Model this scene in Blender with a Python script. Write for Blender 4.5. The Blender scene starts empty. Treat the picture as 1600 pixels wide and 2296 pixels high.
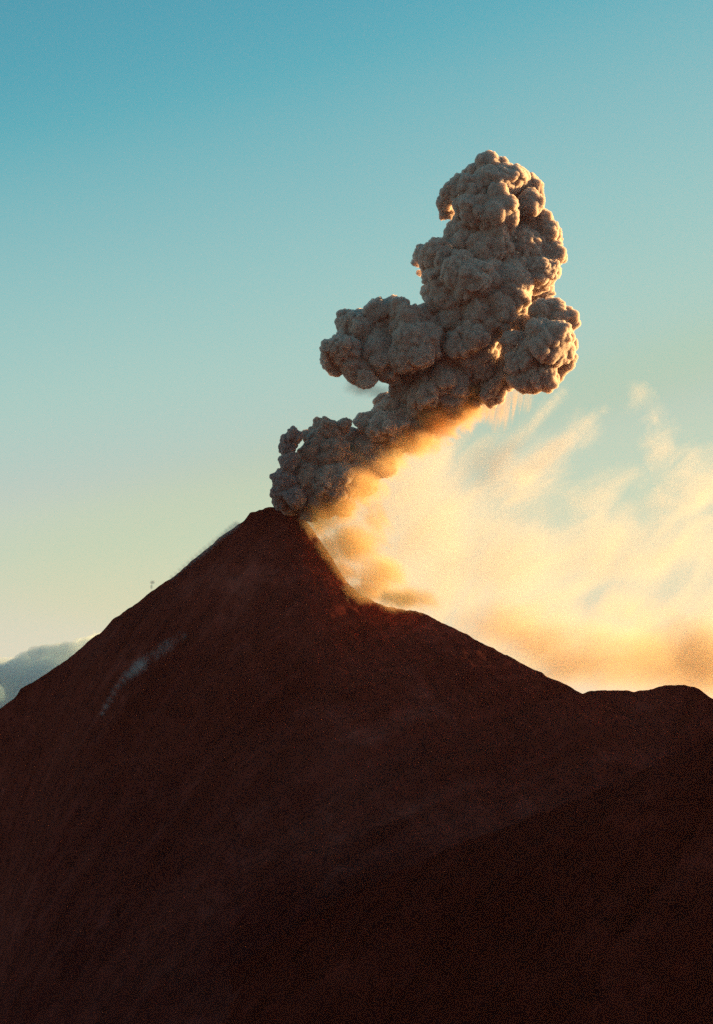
import bpy, bmesh, math, random, time
import numpy as np
from mathutils import Vector, noise as mnoise

sc = bpy.context.scene
C = sc.collection
T0 = time.time()

# ------------------------------------------------------------------ camera
# metres; the camera stands on a neighbouring summit, z = 0 at eye height, +Y looks at the volcano
S = 500.0 / 3000.0 / 800.0            # tangent per 1/1600 of the picture width
PITCH = math.atan((1575 - 1148) * S)
cam = bpy.data.cameras.new('camera')
cam_o = bpy.data.objects.new('camera', cam); C.objects.link(cam_o)
cam.sensor_fit = 'HORIZONTAL'
cam.angle = 2 * math.atan(800 * S)
cam.clip_start = 1.0
cam.clip_end = 400000.0
cam_o.rotation_euler = (math.pi / 2 + PITCH, 0, 0)
sc.camera = cam_o
sc.render.resolution_x, sc.render.resolution_y = 713, 1024

# ------------------------------------------------------------------ light
HAZE = 1.8e-6
SUN_AZ, SUN_EL = math.radians(57), math.radians(8)      # azimuth right of the view direction
sun_dir = Vector((math.sin(SUN_AZ) * math.cos(SUN_EL), math.cos(SUN_AZ) * math.cos(SUN_EL), math.sin(SUN_EL)))
sl = bpy.data.lights.new('sun', 'SUN')
sl.energy = 5.0
sl.angle = math.radians(0.5)
sl.color = (1.0, 0.57, 0.21)
so = bpy.data.objects.new('sun', sl); C.objects.link(so)
so.rotation_euler = (-sun_dir).to_track_quat('-Z', 'Y').to_euler()

w = bpy.data.worlds.new('World'); sc.world = w; w.use_nodes = True
nt = w.node_tree; nt.nodes.clear()
sky = nt.nodes.new('ShaderNodeTexSky')
sky.sky_type = 'NISHITA'; sky.sun_disc = False
sky.sun_elevation = SUN_EL
sky.sun_rotation = SUN_AZ
sky.altitude = 3800; sky.air_density = 1.0; sky.dust_density = 2.0; sky.ozone_density = 2.0
bg = nt.nodes.new('ShaderNodeBackground'); bg.inputs['Strength'].default_value = 0.12 / 2 ** 1.2
wo = nt.nodes.new('ShaderNodeOutputWorld')
# the photograph's warm white balance and teal sky, as a tone curve on the sky's own radiance
def vscale(f, src):
    n = nt.nodes.new('ShaderNodeVectorMath'); n.operation = 'SCALE'; n.inputs['Scale'].default_value = f
    nt.links.new(src, n.inputs[0]); return n.outputs[0]
cv = nt.nodes.new('ShaderNodeRGBCurve')
def set_curve(i, pts):
    c = cv.mapping.curves[i]
    c.points[0].location = pts[0]; c.points[1].location = pts[-1]
    for p in pts[1:-1]: c.points.new(*p)
    for p in c.points: p.handle_type = 'AUTO_CLAMPED'
# inputs halved so the bright side of the sky stays inside 0..1
set_curve(0, [(0, 0), (0.0238, 0.0199), (0.0477, 0.0443), (0.0535, 0.075), (0.0611, 0.1135), (0.078, 0.171), (0.0873, 0.1932), (0.1025, 0.2198), (0.1231, 0.2575), (0.1394, 0.2666), (0.1525, 0.2824), (0.2198, 0.3398), (0.4, 0.42), (1, 0.7)])
set_curve(1, [(0, 0), (0.0461, 0.0858), (0.0922, 0.1907), (0.1025, 0.2226), (0.1135, 0.2485), (0.1459, 0.2953), (0.1639, 0.3052), (0.1856, 0.3052), (0.2116, 0.3257), (0.3019, 0.3615), (0.42, 0.39), (1, 0.6)])
set_curve(2, [(0, 0), (0.0855, 0.1078), (0.171, 0.2397), (0.201, 0.2666), (0.2426, 0.2792), (0.2697, 0.2729), (0.2953, 0.2426), (0.312, 0.2575), (0.3542, 0.2575), (0.5, 0.29), (1, 0.4)])
cv.mapping.update()
nt.links.new(vscale(0.06, sky.outputs[0]), cv.inputs['Color'])
nt.links.new(vscale(2 / 0.12, cv.outputs[0]), bg.inputs['Color']); nt.links.new(bg.outputs[0], wo.inputs['Surface'])

sc.view_settings.view_transform = 'Standard'; sc.view_settings.look = 'None'
sc.view_settings.exposure = 1.2; sc.view_settings.gamma = 1.0

cy = sc.cycles
cy.max_bounces = 14; cy.volume_bounces = 8; cy.transparent_max_bounces = 48
cy.diffuse_bounces = 2
cy.use_denoising = False      # the photograph is grainy; the renderer's own grain is left in

# ------------------------------------------------------------------ helpers
def place(x, y, depth):
    """a point `depth` metres north of the camera in the direction the photograph shows at (x, y) of a 1600 x 2296 picture"""
    dx, dz = (x - 800) * S, (1148 - y) * S
    c, s = math.cos(PITCH), math.sin(PITCH)
    v = np.array([dx, c - s * dz, s + c * dz])
    return v * (depth / v[1])

def link_mesh(name, verts, faces, mat, parent=None, smooth=True):
    me = bpy.data.meshes.new(name)
    verts = np.asarray(verts, dtype=np.float32); faces = np.asarray(faces, dtype=np.int32)
    k = faces.shape[1]
    me.vertices.add(len(verts)); me.vertices.foreach_set('co', verts.ravel())
    me.loops.add(faces.size); me.loops.foreach_set('vertex_index', faces.ravel())
    me.polygons.add(len(faces)); me.polygons.foreach_set('loop_start', np.arange(0, faces.size, k, dtype=np.int32))
    me.update(calc_edges=True); me.validate()
    if smooth: me.polygons.foreach_set('use_smooth', np.ones(len(me.polygons), dtype=bool))
    o = bpy.data.objects.new(name, me); C.objects.link(o)
    if mat: me.materials.append(mat)
    if parent: o.parent = parent
    return o

def tag(o, label=None, cat=None, kind=None, group=None):
    if label: o['label'] = label
    if cat: o['category'] = cat
    if kind: o['kind'] = kind
    if group: o['group'] = group
    return o

def hash3(i, j, k, seed):
    h = (i.astype(np.int64) * 73856093) ^ (j.astype(np.int64) * 19349663) ^ (k.astype(np.int64) * 83492791) ^ (seed * 2654435761)
    h = (h ^ (h >> 13)) * 1274126177 & 0x7fffffff
    h = (h ^ (h >> 16)) * 668265263 & 0x7fffffff
    return h ^ (h >> 15)

def rnd3(i, j, k, seed):
    return (hash3(i, j, k, seed) & 0xffff) / 65535.0

def voronoi(P, seed=0):
    """distance to the nearest and second nearest feature point"""
    B = np.floor(P).astype(np.int64); F = P - B
    d1 = np.full(len(P), 9.0, dtype=np.float32); d2 = d1.copy()
    for a in (-1, 0, 1):
        for b in (-1, 0, 1):
            for c in (-1, 0, 1):
                i, j, k = B[:, 0] + a, B[:, 1] + b, B[:, 2] + c
                h = hash3(i, j, k, seed)
                px = a + (h & 1023) / 1023.0 - F[:, 0]
                py = b + ((h >> 10) & 1023) / 1023.0 - F[:, 1]
                pz = c + ((h >> 20) & 1023) / 1023.0 - F[:, 2]
                d = np.sqrt(px * px + py * py + pz * pz).astype(np.float32)
                d2 = np.minimum(d2, np.maximum(d1, d)); d1 = np.minimum(d1, d)
    return d1, d2

def vnoise(P, seed=0):
    """value noise -1..1"""
    B = np.floor(P).astype(np.int64); F = P - B
    U = F * F * (3 - 2 * F); r = 0
    for a in (0, 1):
        for b in (0, 1):
            for c in (0, 1):
                wgt = (U[:, 0] if a else 1 - U[:, 0]) * (U[:, 1] if b else 1 - U[:, 1]) * (U[:, 2] if c else 1 - U[:, 2])
                r = r + wgt * rnd3(B[:, 0] + a, B[:, 1] + b, B[:, 2] + c, seed)
    return 2 * r - 1

def fbm(P, octaves=4, seed=0, gain=0.5):
    r, a = 0, 1.0
    for o in range(octaves):
        r = r + a * vnoise(P * (2.03 ** o) + 17.3 * o, seed + o); a *= gain
    return r

def remesh_np(verts, faces, voxel, smooth_it=0):
    """voxel remesh, returns vertices, quads, normals"""
    o = link_mesh('tmp', verts, faces, None)
    m = o.modifiers.new('r', 'REMESH'); m.mode = 'VOXEL'; m.voxel_size = voxel; m.adaptivity = 0
    if smooth_it:
        s = o.modifiers.new('s', 'SMOOTH'); s.iterations = smooth_it; s.factor = 0.5
    dg = bpy.context.evaluated_depsgraph_get()
    me = bpy.data.meshes.new_from_object(o.evaluated_get(dg))
    n = len(me.vertices)
    V = np.empty(n * 3, dtype=np.float32); me.vertices.foreach_get('co', V)
    N = np.empty(n * 3, dtype=np.float32); me.vertices.foreach_get('normal', N)
    L = np.empty(len(me.loops), dtype=np.int32); me.loops.foreach_get('vertex_index', L)
    V, N, Fc = V.reshape(-1, 3), N.reshape(-1, 3), L.reshape(-1, 4)
    old = o.data
    bpy.data.objects.remove(o); bpy.data.meshes.remove(old); bpy.data.meshes.remove(me)
    return V, Fc, N

def vert_normals(V, Q):
    fn = np.cross(V[Q[:, 2]] - V[Q[:, 0]], V[Q[:, 3]] - V[Q[:, 1]])
    N = np.zeros_like(V)
    for k in range(4):
        for a in range(3):
            N[:, a] += np.bincount(Q[:, k], weights=fn[:, a], minlength=len(V))
    return N / np.maximum(np.linalg.norm(N, axis=1, keepdims=True), 1e-9)

_ico = {}
def ico(sub):
    if sub not in _ico:
        bm = bmesh.new(); bmesh.ops.create_icosphere(bm, subdivisions=sub, radius=1)
        bm.verts.ensure_lookup_table()
        _ico[sub] = (np.array([v.co[:] for v in bm.verts]), np.array([[v.index for v in f.verts] for f in bm.faces])); bm.free()
    return _ico[sub]

def blobs_mesh(blobs, sub=3):
    """blobs: list of (centre, (rx, ry, rz))"""
    iv, itf = ico(sub); VV, FF, n = [], [], 0
    for c, r in blobs:
        VV.append(iv * np.asarray(r) + c); FF.append(itf + n); n += len(iv)
    return np.concatenate(VV), np.concatenate(FF)

def billow(P, scale, seed, warp=0.35):
    """rounded bulges with sharp creases between, 0..1"""
    Q = P / scale
    Q = Q + warp * np.stack([vnoise(Q * 0.9 + 5.1, seed + 50), vnoise(Q * 0.9 + 31.7, seed + 51), vnoise(Q * 0.9 + 71.3, seed + 52)], 1)
    d1, _ = voronoi(Q, seed)
    return np.sqrt(np.clip(1 - (d1 / 0.85) ** 2, 0, 1))

def billow_mesh(blobs, steps, seed=1):
    """steps: list of (voxel or None, bulge scale, amplitude)"""
    V, Fc = blobs_mesh(blobs)
    first = True
    for k, (vox, scale, amp) in enumerate(steps):
        if vox:
            V, Fc, N = remesh_np(V, Fc, vox, 3 if first else 0); first = False
        else:
            N = vert_normals(V, Fc)
        mod = 0.65 + 0.35 * np.clip(vnoise(V / (scale * 3.1), seed + 90 + k) * 1.6, -1, 1)
        V = V + N * (amp * mod * (billow(V, scale, seed + 7 * k) - 0.55))[:, None]
    return V, Fc

def fib(n):
    k = np.arange(n) + .5; ph = np.arccos(1 - 2 * k / n); th = np.pi * (1 + 5 ** .5) * k
    return np.stack([np.cos(th) * np.sin(ph), np.sin(th) * np.sin(ph), np.cos(ph)], 1)

def bud(Cn, R, ratio, cover, sink, rng, rmin=0.0, jitter=.42):
    """puffs budding from the outside of a heap of puffs"""
    oc, orr, own = [], [], []
    for i, (c, r) in enumerate(zip(Cn, R)):
        if r < rmin: continue
        rr = r * ratio
        n = max(6, int(cover * 4 * (r / rr) ** 2))
        d = fib(n) + rng.normal(0, .55 / math.sqrt(n), (n, 3)) * 2
        d /= np.linalg.norm(d, axis=1, keepdims=True)
        # random turn
        q = rng.normal(size=4); q /= np.linalg.norm(q); a, b, e, f = q
        M = np.array([[1-2*(e*e+f*f), 2*(b*e-a*f), 2*(b*f+a*e)], [2*(b*e+a*f), 1-2*(b*b+f*f), 2*(e*f-a*b)], [2*(b*f-a*e), 2*(e*f+a*b), 1-2*(b*b+e*e)]])
        d = d @ M.T
        rc = rr * np.exp(rng.normal(0, jitter, n)); rc = np.clip(rc, rr * .45, rr * 1.5)
        sk = np.clip(sink + .45 * vnoise((c + d * r) / 34.0, 5), .35, .95)     # some flanks boil, others lie smooth
        oc.append(c + d * (r - rc * sk)[:, None]); orr.append(rc); own.append(np.full(n, i))
    oc, orr, own = np.concatenate(oc), np.concatenate(orr), np.concatenate(own)
    keep = np.ones(len(oc), dtype=bool)
    for k, (c, r) in enumerate(zip(Cn, R)):
        dd = np.linalg.norm(oc - c, axis=1)
        keep &= (own == k) | (dd > r * .93)
    return oc[keep], orr[keep]

def cauliflower(blobs, voxel, seed, fine=(5.5, 3.4), l1=.44, l2=.32, min2=3.0, squeeze=1.0):
    rng = np.random.default_rng(seed)
    c0 = np.array([b[0] for b in blobs]); r0 = np.array([b[1][0] for b in blobs]) * .88
    c1, r1 = bud(c0, r0, l1, 1.0, .45, rng)
    c2, r2 = bud(c1, r1, l2, .9, .5, rng, min2)
    # only puffs that reach the outside of the whole heap matter
    out = np.ones(len(c2), dtype=bool)
    for c, r in zip(c1, r1):
        m = np.abs(c2 - c).max(1) < r * 1.2
        out[m] &= np.linalg.norm(c2[m] - c, axis=1) > r * .60
    c2, r2 = c2[out], r2[out]
    V, n, FF, VV = None, 0, [], []
    for cs, rs, sub in ((c0, r0, 3), (c1, r1, 3), (c2, r2, 2)):
        iv, itf = ico(sub)
        P = (iv[None] * rs[:, None, None] + cs[:, None]).reshape(-1, 3)
        VV.append(P); FF.append((itf[None] + (np.arange(len(cs)) * len(iv))[:, None, None]).reshape(-1, 3) + n); n += len(P)
    V, Fc, N = remesh_np(np.concatenate(VV), np.concatenate(FF), voxel, 2)
    # uneven turbulence: some flanks crisp, some smeared out
    calm = np.clip(.5 + .9 * vnoise(V / 45, seed + 3), .15, 1)
    V = V + N * (calm * fine[1] * (billow(V, fine[0], seed + 5) - .5))[:, None]
    V = V + N * (.9 * (billow(V, 2.9, seed + 8) - .5))[:, None]
    for sc_, am in ((34, 6.0), (11, 2.2)):
        V = V + am * np.stack([vnoise(V / sc_, seed + 61), vnoise(V / sc_, seed + 62), vnoise(V / sc_, seed + 63)], 1)
    print('   puffs', len(c1), len(c2), 'verts', len(V))
    return V, Fc

def circles(rows, depth, spread=0.0, squash=1.0, seed=0):
    """rows: (x, y, radius[, depth offset in metres]) in picture units -> blobs"""
    rng = random.Random(seed); out = []
    for r in rows:
        d = depth + (r[3] if len(r) > 3 else 0) + rng.uniform(-spread, spread)
        R = r[2] * S * d
        out.append((place(r[0], r[1], d), (R, R * squash, R)))
    return out

def nodes(mat):
    mat.use_nodes = True; n = mat.node_tree; n.nodes.clear(); return n
def N_(n, t, **kw):
    x = n.nodes.new(t)
    for k, v in kw.items(): setattr(x, k, v)
    return x

# ------------------------------------------------------------------ materials
def rock_material(name, dark, light):
    m = bpy.data.materials.new(name); n = nodes(m)
    out = N_(n, 'ShaderNodeOutputMaterial'); b = N_(n, 'ShaderNodeBsdfPrincipled')
    b.inputs['Roughness'].default_value = 0.95; b.inputs['Specular IOR Level'].default_value = 0.04
    tc = N_(n, 'ShaderNodeTexCoord')
    def nz(scale, detail, rough=.6, vec=None):
        t = N_(n, 'ShaderNodeTexNoise'); t.inputs['Scale'].default_value = scale; t.inputs['Detail'].default_value = detail
        t.inputs['Roughness'].default_value = rough; n.links.new(vec or tc.outputs['Object'], t.inputs['Vector']); return t
    # big patches of cinder and older soil
    big = nz(.0035, 6, .62); r1 = N_(n, 'ShaderNodeValToRGB'); n.links.new(big.outputs[0], r1.inputs[0])
    e = r1.color_ramp.elements
    e[0].position = .36; e[0].color = dark; e[1].position = .68; e[1].color = light
    fine = nz(.05, 8, .7); r2 = N_(n, 'ShaderNodeValToRGB'); n.links.new(fine.outputs[0], r2.inputs[0])
    e = r2.color_ramp.elements
    e[0].position = .35; e[0].color = (.7, .7, .7, 1); e[1].position = .75; e[1].color = (1.5, 1.45, 1.4, 1)
    # ash chutes and lava tongues running down to the left
    def dot(v):
        d = N_(n, 'ShaderNodeVectorMath', operation='DOT_PRODUCT'); n.links.new(tc.outputs['Object'], d.inputs[0]); d.inputs[1].default_value = v; return d.outputs['Value']
    cmb = N_(n, 'ShaderNodeCombineXYZ'); n.links.new(dot((1, -1.25, 0)), cmb.inputs[0]); n.links.new(dot((0, .12, .05)), cmb.inputs[1])
    chute = nz(.019, 8, .68, cmb.outputs[0]); chute.inputs['Distortion'].default_value = 1.4
    r3 = N_(n, 'ShaderNodeValToRGB'); n.links.new(chute.outputs[0], r3.inputs[0])
    e = r3.color_ramp.elements
    e[0].position = .36; e[0].color = (.78, .78, .78, 1); e[1].position = .68; e[1].color = (1.3, 1.5, 1.5, 1)
    # pale weathered scars
    scar = nz(.009, 9, .75); r4 = N_(n, 'ShaderNodeValToRGB'); n.links.new(scar.outputs[0], r4.inputs[0])
    e = r4.color_ramp.elements
    e[0].position = .53; e[0].color = (1, 1, 1, 1); e[1].position = .66; e[1].color = (1.7, 2.1, 2.1, 1)
    col = r1.outputs[0]
    for r_ in (r2, r3, r4):
        mx = N_(n, 'ShaderNodeMix', data_type='RGBA', blend_type='MULTIPLY'); mx.inputs['Factor'].default_value = 1
        n.links.new(col, mx.inputs['A']); n.links.new(r_.outputs[0], mx.inputs['B']); col = mx.outputs['Result']
    n.links.new(col, b.inputs['Base Color'])
    bp = N_(n, 'ShaderNodeBump'); bp.inputs['Strength'].default_value = .6; bp.inputs['Distance'].default_value = 4
    n.links.new(nz(.03, 9, .65).outputs[0], bp.inputs['Height']); n.links.new(bp.outputs[0], b.inputs['Normal'])
    n.links.new(b.outputs[0], out.inputs['Surface'])
    return m

def smoke_material(name, color, density, aniso, absorb=None):
    """even, dense smoke that fills its closed mesh"""
    m = bpy.data.materials.new(name); n = nodes(m)
    out = N_(n, 'ShaderNodeOutputMaterial'); v = N_(n, 'ShaderNodeVolumePrincipled')
    v.inputs['Color'].default_value = (*color, 1); v.inputs['Density'].default_value = density
    v.inputs['Anisotropy'].default_value = aniso
    n.links.new(v.outputs[0], out.inputs['Volume'])
    return m

M_ROCK = rock_material('cinder_ground', (.066, .0058, .0062, 1), (.145, .025, .021, 1))
M_DARK_SLOPE = rock_material('dark_slope_ground', (.055, .0036, .0030, 1), (.095, .0105, .0080, 1))  # copy of the cinder ground, darkening of the lower slopes put into its colour
M_ASH = smoke_material('ash_smoke', (.960, .885, .855), 0.85, 0.5)
M_BLACK = smoke_material('black_ash_smoke', (.80, .72, .72), 1.3, 0.4)
M_BROWN = smoke_material('brown_ash_smoke', (.89, .79, .75), 1.2, 0.4)
M_BANK = smoke_material('distant_cloud', (.80, .945, .985), 0.008, 0.3)

# ------------------------------------------------------------------ terrain
RIDGE = [(-900, 2200), (-300, 1800), (-100, 1655), (0, 1590), (40, 1558), (46, 1546), (100, 1512), (150, 1479), (200, 1437), (225, 1419), (250, 1392), (300, 1356), (350, 1319),
         (400, 1284), (440, 1250), (480, 1216), (520, 1186), (548, 1166), (562, 1149), (588, 1141), (610, 1137), (645, 1137), (681, 1157), (717, 1208), (748, 1256),
         (775, 1300), (808, 1334), (861, 1358), (905, 1366), (933, 1371), (960, 1380), (994, 1397), (1100, 1450), (1200, 1503), (1310, 1556), (1400, 1604), (1600, 1710), (2000, 1930), (2700, 2300)]
HUMP = [(1150, 1590), (1290, 1562), (1310, 1556), (1335, 1548), (1380, 1549), (1420, 1551), (1470, 1543), (1500, 1537), (1540, 1537), (1565, 1545), (1600, 1566), (1700, 1625), (1900, 1740), (2300, 1980), (3000, 2400)]

def slope_sheet(name, prof, depth, k_front, k_back, y_near, y_far, mat, seed, nx=520, x0=None, x1=None, ny=420, skew=.3):
    P = np.array([place(x, y, depth / (1 + skew * (x - 800) * S)) for x, y in prof])
    x0 = P[0, 0] if x0 is None else x0; x1 = P[-1, 0] if x1 is None else x1
    # columns dense inside the frame
    u = np.linspace(-1, 1, nx); mid = 0.0
    X = np.where(np.abs(u) < .8, u / .8 * 560, np.sign(u) * (560 + ((np.abs(u) - .8) / .2) ** 2 * (3200 - 560)))
    Yf = depth - (np.linspace(1, 0, ny) ** 1.5) * (depth - y_near)
    Yb = depth + (np.linspace(0, 1, 90)[1:] ** 1.6) * (y_far - depth)
    Y = np.concatenate([Yf, Yb])
    xs, zs = P[:, 0], P[:, 2]
    GX, GY = np.meshgrid(X, Y)
    off = GY - depth                       # distance behind (+) or in front of (-) the crest line
    crest = depth - skew * np.clip(GX, -1500, 1500)
    GY = crest + off
    # silhouette height, extended downwards beyond the traced ends
    z = np.interp(GX, xs, zs)
    z = np.where(GX < xs[0], zs[0] - (xs[0] - GX) * .45, z); z = np.where(GX > xs[-1], zs[-1] - (GX - xs[-1]) * .45, z)
    # the crest line softens as one walks down the slope
    zsm = z.copy()
    t = np.clip(-off / 190, 0, 1) ** .7
    kern = np.hanning(243)[1:-1]; kern /= kern.sum(); base = np.apply_along_axis(lambda r: np.convolve(np.pad(r, 120, mode='edge'), kern, 'valid'), 1, z)
    z = z * (1 - t) + base * t
    front = np.clip(-off, 0, None); back = np.clip(off, 0, None)
    z = z - k_front * front - k_back * back
    # gullies that run down the slope, swinging left as in the photograph
    f = np.clip(front / 60, 0, 1) + np.clip(back / 60, 0, 1)
    gx = GX + front * 1.0
    q = np.stack([gx / 75, GY / 900, np.zeros_like(gx)], -1).reshape(-1, 3)
    g = (1 - np.abs(fbm(q, 4, seed))).reshape(z.shape)
    q2 = np.stack([GX / 260, GY / 260, z / 400], -1).reshape(-1, 3)
    big = fbm(q2, 4, seed + 9).reshape(z.shape)
    q3 = np.stack([gx / 22, GY / 120, z / 200], -1).reshape(-1, 3)
    sm = fbm(q3, 3, seed + 19).reshape(z.shape)
    z = z + f * (g * 16 + big * 22 * np.clip(front / 250, 0, 1) + sm * 5.0)
    rough = fbm(np.stack([GX / 9, GY / 9, z / 20], -1).reshape(-1, 3), 3, seed + 29).reshape(z.shape)
    z = z + rough * (1.5 + 1.2 * np.clip(f, 0, 1))
    # flank of the camera's own summit rises towards and behind the viewer
    q4 = np.stack([GX / 300, GY / 300, np.zeros_like(GX)], -1).reshape(-1, 3)
    hill = np.where(GY > -1500, -.47 * GY - 14, -.47 * -1500 - 14 + .47 * (GY + 1500)) - np.abs(GX) * .10 + fbm(q4, 5, 77).reshape(z.shape) * np.clip((GY - 40) / 400, 0, 1) * 40
    if name == 'mountain':
        z = np.maximum(z, hill) + 25 * np.exp(-((z - hill) / 60) ** 2)
    z = np.maximum(z, -1500)
    V = np.stack([GX, GY, z], -1).reshape(-1, 3)
    ny_, nx_ = GX.shape
    i = np.arange(ny_ - 1)[:, None] * nx_ + np.arange(nx_ - 1)[None, :]
    F = np.stack([i, i + 1, i + nx_ + 1, i + nx_], -1).reshape(-1, 4)
    o = link_mesh(name, V, F, mat)
    o['kind'] = 'structure'
    return o

slope_sheet('mountain', RIDGE, 3000, .92, .6, -3600, 6000, M_ROCK, 3, ny=620)
slope_sheet('hill', HUMP, 3045, .90, .6, 2600, 5600, M_ROCK, 23, ny=200)
SPUR = [(-900, 2900), (0, 2560), (300, 2330), (600, 2120), (800, 2000), (1000, 1905), (1150, 1850), (1280, 1797), (1400, 1748), (1520, 1690), (1600, 1650), (1700, 1600), (1900, 1520), (2400, 1370), (3200, 1180)]
slope_sheet('ridge', SPUR, 2450, .80, 1.1, 1500, 3000, M_DARK_SLOPE, 33, ny=240, skew=0.1)
g = link_mesh('ground', [(-28000, -28000, -1503), (28000, -28000, -1503), (28000, 28000, -1503), (-28000, 28000, -1503)], [(0, 1, 2, 3)], M_ROCK, smooth=False)
g['kind'] = 'structure'
print('terrain', time.time() - T0)

# ------------------------------------------------------------------ eruption column
AP = bpy.data.objects.new('ash_plume', None); C.objects.link(AP)
AP.location = place(700, 1137, 3010)
tag(AP, 'tall grey billowing ash plume with golden right edge rising from the summit', 'ash plume')
def child_of(o, root):
    o.parent = root; o.matrix_parent_inverse = root.matrix_basis.inverted()

TOWER = [(1092,364,28,0),(1126,366,16,5),(1070,395,34,-10),(1110,412,52,0),(1060,432,44,-10),(1150,405,40,10),(1022,425,28,5),(1000,455,24,10),(1003,478,20,10),(1185,425,34,20),(1190,460,34,20),
         (1110,480,62,-15),(1062,470,38,-15),(1195,505,46,15),(1048,548,54,-10),(985,575,44,0),(952,572,20,10),(1100,560,72,-25),(1180,570,58,5),(1212,545,46,20),(1005,615,52,0),(1060,630,64,-25),(1130,640,68,-20),
         (1200,605,50,15),(1225,575,38,20),(1232,520,26,25),(985,668,38,0),(1020,695,56,-10),(1085,700,62,-25),(1150,690,50,-5),(1060,760,64,-20),(1010,790,58,-10),(1075,815,46,-5),(1085,850,34,0),(1120,835,28,10),(1112,870,20,5),(1130,795,26,0),(1205,660,40,30),(965,708,30,0),
         (937,566,7,20),(934,588,8,20),(943,608,7,20),(958,632,8,20)]
LEFT = [(965,742,44),(865,722,50),(815,742,50),(772,785,42),(752,815,30),(795,822,42),(862,800,56),(930,770,56),(915,722,40),(845,697,28),(892,695,26),(870,832,30),(820,850,20),(735,800,16)]
RIGHT = [(1182,742,30,30),(1232,770,58),(1200,800,54),(1252,728,38),(1252,812,34),(1190,838,34),(1165,785,36),(1165,852,22),(1270,768,24),(1225,845,28),(1243,690,24),(1215,700,30),(1150,820,24),(1275,800,16),(1190,868,12),(1148,770,26,0)]
NECK = [(1128,848,30,-5),(1140,815,26,-10),(1100,875,28),(890,985,34),(855,1028,36),(812,1072,36),(765,1120,30),(935,965,34),(1090,880,24),(1050,905,24),(940,835,54),(905,880,36),(885,928,50),(845,960,44),(955,885,48),(1000,855,50),(1045,868,40),(1010,900,36),(832,1000,48),(795,1050,50),(755,1085,50),(715,1120,38),(870,960,44),(915,930,44),(975,925,34),(1015,915,26)]
for nm, rows, dep, sd in (('plume_head', TOWER, 3020, 11), ('plume_lobe', LEFT, 2990, 23), ('plume_lobe', RIGHT, 2965, 37), ('plume_neck', NECK, 3020, 41)):
    V, Fc = cauliflower(circles(rows, dep, 22, 1.0, sd), 1.25, sd)
    o = link_mesh(nm, V, Fc, M_ASH); child_of(o, AP)
    print(nm, len(V), time.time() - T0)

SMALL1 = [(667,984,19),(640,985,14),(655,975,20),(648,1000,22),(652,1035,24),(642,1075,26),(637,1110,26),(660,1115,28),(622,1128,14)]
SMALL2 = [(737,965,33),(766,955,22),(712,985,30),(702,1020,38),(745,1020,42),(692,1070,46),(730,1090,46),(655,1128,22),(700,1125,36),(690,1150,24)]
for rows, m_, lab, dep, sd in ((SMALL1, M_BLACK, 'small near black ash puff rising at the crater rim, leftmost of all', 2980, 51), (SMALL2, M_BROWN, 'dark brown flat-topped ash puff at the crater between the tall plume and the blackest puff', 3000, 61)):
    V, Fc = cauliflower(circles(rows, dep, 6, 1.0, sd), 1.1, sd, (3.0, 1.8), .34, .42, 2.5)
    o = link_mesh('ash_puff', V, Fc, m_)
    tag(o, lab, 'ash puff')

# ------------------------------------------------------------------ air
hv, hf = [], [(0, 3, 2, 1), (4, 5, 6, 7), (0, 1, 5, 4), (1, 2, 6, 5), (2, 3, 7, 6), (3, 0, 4, 7)]
for z in (-1504.0, 1400.0):
    hv += [(-28500, -28500, z), (28500, -28500, z), (28500, 28500, z), (-28500, 28500, z)]
M_HAZE = smoke_material('air', (.98, .48, .48), HAZE, 0.35)
hz = link_mesh('haze', hv, hf, M_HAZE, smooth=False); hz['kind'] = 'stuff'
print('done', time.time() - T0)

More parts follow.
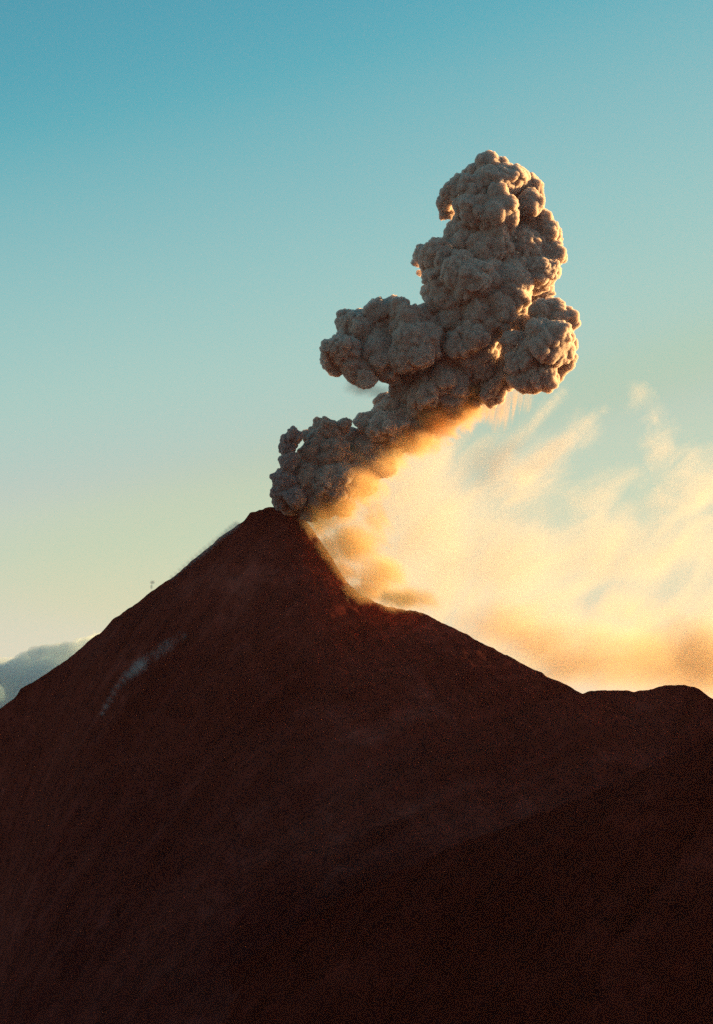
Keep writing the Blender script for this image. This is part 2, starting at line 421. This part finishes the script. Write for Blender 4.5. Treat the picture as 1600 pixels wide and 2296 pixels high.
# ------------------------------------------------------------------ steam and dust
def wisp_material(name, color, blobs, density, aniso, noise_scale, noise_amp, soft, stretch=(1, 1, 1), tilt=0.0, step=.15, thin=0.0, absorb=None):
    """uneven smoke: thick inside the given ellipsoids, torn by noise where it thins out"""
    m = bpy.data.materials.new(name); n = nodes(m); L = n.links.new
    out = N_(n, 'ShaderNodeOutputMaterial'); v = N_(n, 'ShaderNodeVolumePrincipled')
    v.inputs['Color'].default_value = (*color, 1); v.inputs['Anisotropy'].default_value = aniso
    if absorb: v.inputs['Absorption Color'].default_value = (*absorb, 1)
    tc = N_(n, 'ShaderNodeNewGeometry').outputs['Position']
    acc = None
    for c, r, wgt in blobs:
        a = N_(n, 'ShaderNodeVectorMath', operation='MULTIPLY_ADD'); L(tc, a.inputs[0])
        a.inputs[1].default_value = [1 / q for q in r]; a.inputs[2].default_value = [-p / q for p, q in zip(c, r)]
        d = N_(n, 'ShaderNodeVectorMath', operation='LENGTH'); L(a.outputs[0], d.inputs[0])
        f = N_(n, 'ShaderNodeMath', operation='MULTIPLY_ADD'); L(d.outputs['Value'], f.inputs[0]); f.inputs[1].default_value = -wgt; f.inputs[2].default_value = wgt
        if acc is None: acc = f.outputs[0]
        else:
            mx = N_(n, 'ShaderNodeMath', operation='SMOOTH_MAX'); L(acc, mx.inputs[0]); L(f.outputs[0], mx.inputs[1]); mx.inputs[2].default_value = .15; acc = mx.outputs[0]
    mp = N_(n, 'ShaderNodeMapping'); mp.vector_type = 'TEXTURE'; mp.inputs['Rotation'].default_value = (0, tilt, 0); mp.inputs['Scale'].default_value = stretch
    L(tc, mp.inputs['Vector'])
    t = N_(n, 'ShaderNodeTexNoise'); t.inputs['Scale'].default_value = noise_scale; t.inputs['Detail'].default_value = 6; t.inputs['Roughness'].default_value = .68
    t.inputs['Distortion'].default_value = .5
    L(mp.outputs[0], t.inputs['Vector'])
    s1 = N_(n, 'ShaderNodeMath', operation='MULTIPLY_ADD'); L(t.outputs[0], s1.inputs[0]); s1.inputs[1].default_value = noise_amp * 2; s1.inputs[2].default_value = -noise_amp - thin
    s2 = N_(n, 'ShaderNodeMath', operation='ADD'); L(s1.outputs[0], s2.inputs[0]); L(acc, s2.inputs[1])
    mr = N_(n, 'ShaderNodeMapRange'); mr.interpolation_type = 'SMOOTHSTEP'; L(s2.outputs[0], mr.inputs[0])
    mr.inputs[1].default_value = 0; mr.inputs[2].default_value = soft; mr.inputs[3].default_value = 0; mr.inputs[4].default_value = density
    L(mr.outputs[0], v.inputs['Density'])
    L(v.outputs[0], out.inputs['Volume'])
    try: m.cycles.volume_step_rate = step
    except Exception: print('no step rate')
    return m

def ellipses(rows, depth):
    """rows: (x, y, rx, rz, weight, depth offset, half depth in metres)"""
    out = []
    for x, y, rx, rz, wgt, dd, ry in rows:
        d = depth + dd
        out.append((tuple(place(x, y, d)), (rx * S * d, ry, rz * S * d), wgt))
    return out

def hull(name, blobs, mat, grow, voxel, amp, seed):
    V, Fc = blobs_mesh([(c, tuple(q * grow for q in r)) for c, r, _ in blobs])
    V, Fc, N = remesh_np(V, Fc, voxel, 2)
    V = V + N * (amp * (billow(V, voxel * 6, seed) - .3))[:, None]
    return link_mesh(name, V, Fc, mat)

def streak(x0, y0, x1, y1, r0, r1, w0, w1, d0, n=5, dep=.5, bend=0.0):
    out = []
    for k in range(n):
        f = k / (n - 1); r = r0 + (r1 - r0) * f
        out.append((x0 + (x1 - x0) * f - bend * 4 * f * (1 - f), y0 + (y1 - y0) * f - bend * 4 * f * (1 - f), r, r, w0 + (w1 - w0) * f, d0, r * .625 * dep * 2))
    return out

ST = ellipses([
    (950, 1150, 190, 230, 2.4, 0, 55), (1110, 1260, 240, 200, 2.0, -30, 60), (970, 1030, 130, 120, 2.2, -10, 45), (1085, 1040, 130, 90, 1.7, -20, 45), (1170, 1120, 200, 110, 1.2, -30, 50),
    (1400, 1230, 260, 170, 1.2, -90, 60), (1720, 1230, 320, 240, 1.2, -170, 65), (1280, 1400, 300, 150, 1.3, -60, 60), (1640, 1450, 380, 180, 1.2, -150, 65),
    (800, 1170, 135, 140, 2.3, 0, 45), (865, 1280, 120, 110, 2.3, 0, 45), (1560, 1100, 200, 110, 1.1, -130, 45), (1370, 1120, 170, 95, 1.0, -90, 45), (1000, 1340, 180, 100, 2.2, 0, 50)]
    + streak(1130, 1090, 1310, 965, 75, 48, .9, .7, -30, 3), 3190)
M_STEAM = wisp_material('sunlit_steam', (.985, .95, .90), ST, .0195, .5, .0125, 2.3, 2.0, (2.2, 1.3, 1.0), math.radians(-38), step=.13)
st = hull('steam_cloud', ST, M_STEAM, 1.10, 12, 12, 5)
tag(st, 'glowing cream and gold steam cloud drifting right behind the summit ridge', 'steam cloud')

def wisp(name, rows, depth, color, density, aniso, nscale, namp, soft, stretch, tilt, label, cat, seed, voxel=4, amp=3, step=.2, thin=0.0, group=None, grow=1.1, absorb=None):
    B = ellipses(rows, depth)
    m = wisp_material(name + '_smoke', color, B, density, aniso, nscale, namp, soft, stretch, math.radians(tilt), step=step, thin=thin, absorb=absorb)
    o = hull(name, B, m, grow, voxel, amp, seed); tag(o, label, cat, group=group)
    return o

wisp('dust_cloud', [(880, 1040, 55, 45, 1.7, -25, 22), (820, 1095, 55, 50, 1.8, -25, 22), (765, 1145, 50, 42, 1.9, -15, 20), (930, 1000, 50, 42, 1.4, -20, 20), (706, 1180, 34, 40, 1.9, 20, 20), (735, 1232, 40, 44, 2.0, 10, 22), (765, 1285, 46, 44, 2.0, 5, 24), (815, 1325, 60, 34, 2.0, -10, 26), (720, 1160, 60, 60, 1.6, 0, 30), (760, 1120, 60, 70, 1.2, 10, 30), (790, 1225, 75, 65, 1.8, 0, 35), (850, 1290, 75, 55, 1.7, -20, 35), (920, 1345, 80, 34, 1.5, -40, 30), (830, 1170, 60, 90, .8, 40, 30),
     (810, 1060, 70, 70, 1.1, 15, 30), (880, 1000, 80, 60, 1.0, 20, 30), (985, 945, 85, 55, 1.0, 20, 30), (1040, 915, 60, 50, .8, 10, 30), (860, 1340, 80, 26, 1, -60, 25)], 2990,
     (.97, .68, .44), .080, .5, .034, 1.9, 1.3, (1.8, 1.0, 1.0), 42, 'orange brown dust avalanching down the right shoulder of the summit', 'dust cloud', 71, step=.14, absorb=(.8, .36, .14))
wisp('dust_bank', [(1120, 1400, 150, 60, 1.2, 20, 30), (1230, 1440, 170, 75, 1.4, -10, 30), (1350, 1485, 230, 105, 1.8, -40, 35), (1560, 1475, 240, 125, 1.9, -90, 35), (1780, 1500, 260, 150, 1.6, -140, 35), (1420, 1370, 110, 60, .5, -50, 25)], 3110,
     (.90, .64, .44), .070, .45, .012, 1.2, 1.7, (1.4, 1, 1), -20, 'dull orange brown dust bank hanging low between the steam and the right ridge', 'dust cloud', 78, voxel=8, amp=4, step=.2, absorb=(.8, .5, .3))
wisp('ash_swirl', [(985, 950, 60, 50, 1.4, 0, 25), (1035, 922, 45, 50, 1.4, 5, 22), (945, 985, 50, 40, 1.0, 0, 22), (1060, 880, 34, 34, 1.0, 5, 18)], 3000,
     (.96, .74, .48), .10, .45, .05, 1.8, .8, (1.2, 1.0, 1.0), 30, 'golden swirl of sunlit ash curling under the neck of the tall plume', 'ash cloud', 72, step=.16)
wisp('ash_fall', [(1085, 905, 40, 55, .9, 0, 25), (1120, 915, 40, 60, .7, 40, 30), (1160, 890, 40, 45, .5, 60, 25)], 3040, (.88, .72, .56), .07, .4, .035, 1.3, .9, (.22, .5, 3.0), 8,
     'thin brown curtain of falling ash below the right lobe of the plume', 'ash fall', 73, thin=.1, grow=1.0)
wisp('ash_fall', [(815, 868, 50, 26, .8, 0, 22), (850, 880, 34, 24, .8, 10, 20)], 2995, (.8, .74, .7), .035, .4, .045, .9, .7, (1.6, 1, .8), -20,
     'faint grey ash veil trailing under the left lobe of the plume', 'ash fall', 74, grow=1.0)
wisp('steam_wisp', streak(1110, 1040, 1262, 878, 30, 22, .9, .6, 0, 13), 3180, (.98, .96, .93), .022, .5, .03, 1.3, .9, (3.0, 1, 1), -48,
     'narrow pale wisp of steam pointing up to the right lobe of the plume', 'steam wisp', 75, grow=1.0)
wisp('steam_wisp', streak(1180, 1060, 1350, 922, 46, 28, 1.0, .65, 0, 12), 3230, (.98, .96, .93), .024, .5, .028, 1.3, .9, (3.0, 1, 1), -40,
     'broad slanting cream steam streak below and right of the plume', 'steam wisp', 76, grow=1.0)
wisp('steam_wisp', streak(1560, 1100, 1430, 900, 80, 50, .8, .5, 0, 5), 3350, (.98, .96, .93), .014, .5, .022, 1.7, 1.0, (1.6, 1, 1), -50,
     'faint torn steam wisp high in the blue sky above the steam cloud, far right', 'steam wisp', 77, thin=.1, grow=1.0)

# low dust blown over the left ridge and fumes on the face of the cone
wisp('dust_wisp', streak(385, 1294, 530, 1178, 10, 14, .9, .9, 0, 16, dep=1.0), 3050, (.75, .75, .75), .04, .3, .06, .8, .9, (3.5, 1, 1), -38,
     'thin grey dust blowing along the upper left edge of the mountain', 'dust wisp', 81, voxel=2.5, amp=1, grow=1.0)
wisp('fume', streak(230, 1600, 316, 1494, 8, 22, 1.1, 1.1, 0, 9, dep=.9, bend=8) + streak(330, 1480, 410, 1425, 20, 14, .7, .3, 30, 6, dep=.8), 2900, (.92, .94, .98), .024, .2, .035, 2.2, 1.4, (1.8, 1, 1), -50,
     'pale bluish fume drifting up the dark left face of the mountain', 'fume', 83, voxel=3, amp=1, grow=1.0)
wisp('dust_puff', [(342, 1306, 7, 6, 1, 0, 4), (340, 1316, 4, 8, .9, 0, 3)], 3000, (.6, .6, .6), .16, .3, .2, .3, .6, (1, 1, 1), 0,
     'tiny grey dust puff standing just above the left ridge', 'dust puff', 82, voxel=1, amp=.4, grow=1.0)
print('steam', time.time() - T0)

# ------------------------------------------------------------------ far cloud bank on the left horizon
D = 14000
rows = []
rng = random.Random(4)
TOPB = [(-700, 1500), (-300, 1470), (-100, 1482), (0, 1478), (20, 1473), (40, 1475), (52, 1459), (75, 1449), (100, 1441), (120, 1445), (140, 1436), (152, 1430), (165, 1441), (180, 1430),
        (195, 1421), (207, 1421), (218, 1413), (240, 1430), (300, 1450), (380, 1470), (520, 1500)]
for x in range(-680, 520, 11):
    y = float(np.interp(x, [p[0] for p in TOPB], [p[1] for p in TOPB]))
    r = rng.uniform(8, 17)
    rows.append((x, y + r + rng.uniform(-4, 5), r, rng.uniform(-200, 400)))
    rows.append((x + rng.uniform(-9, 9), y + 34, 24, rng.uniform(-150, 300)))
    if x % 2: rows += [(x, y + 46 + 44 * k, 46, rng.uniform(-150, 500)) for k in range(1, 4)]
V, Fc = billow_mesh(circles(rows, D, 0, 1.6, 3), [(26, 130, 30), (18, 70, 26), (None, 36, 16)], 91)
cb = link_mesh('cloud_bank', V, Fc, M_BANK)
tag(cb, 'distant flat blue grey cloud bank low on the left horizon', 'cloud')

# ------------------------------------------------------------------ air
hv, hf = [], [(0, 3, 2, 1), (4, 5, 6, 7), (0, 1, 5, 4), (1, 2, 6, 5), (2, 3, 7, 6), (3, 0, 4, 7)]
for z in (-1504.0, 1400.0):
    hv += [(-28500, -28500, z), (28500, -28500, z), (28500, 28500, z), (-28500, 28500, z)]
M_HAZE = smoke_material('air', (.98, .48, .48), HAZE, 0.35)
hz = link_mesh('haze', hv, hf, M_HAZE, smooth=False); hz['kind'] = 'stuff'
print('done', time.time() - T0)
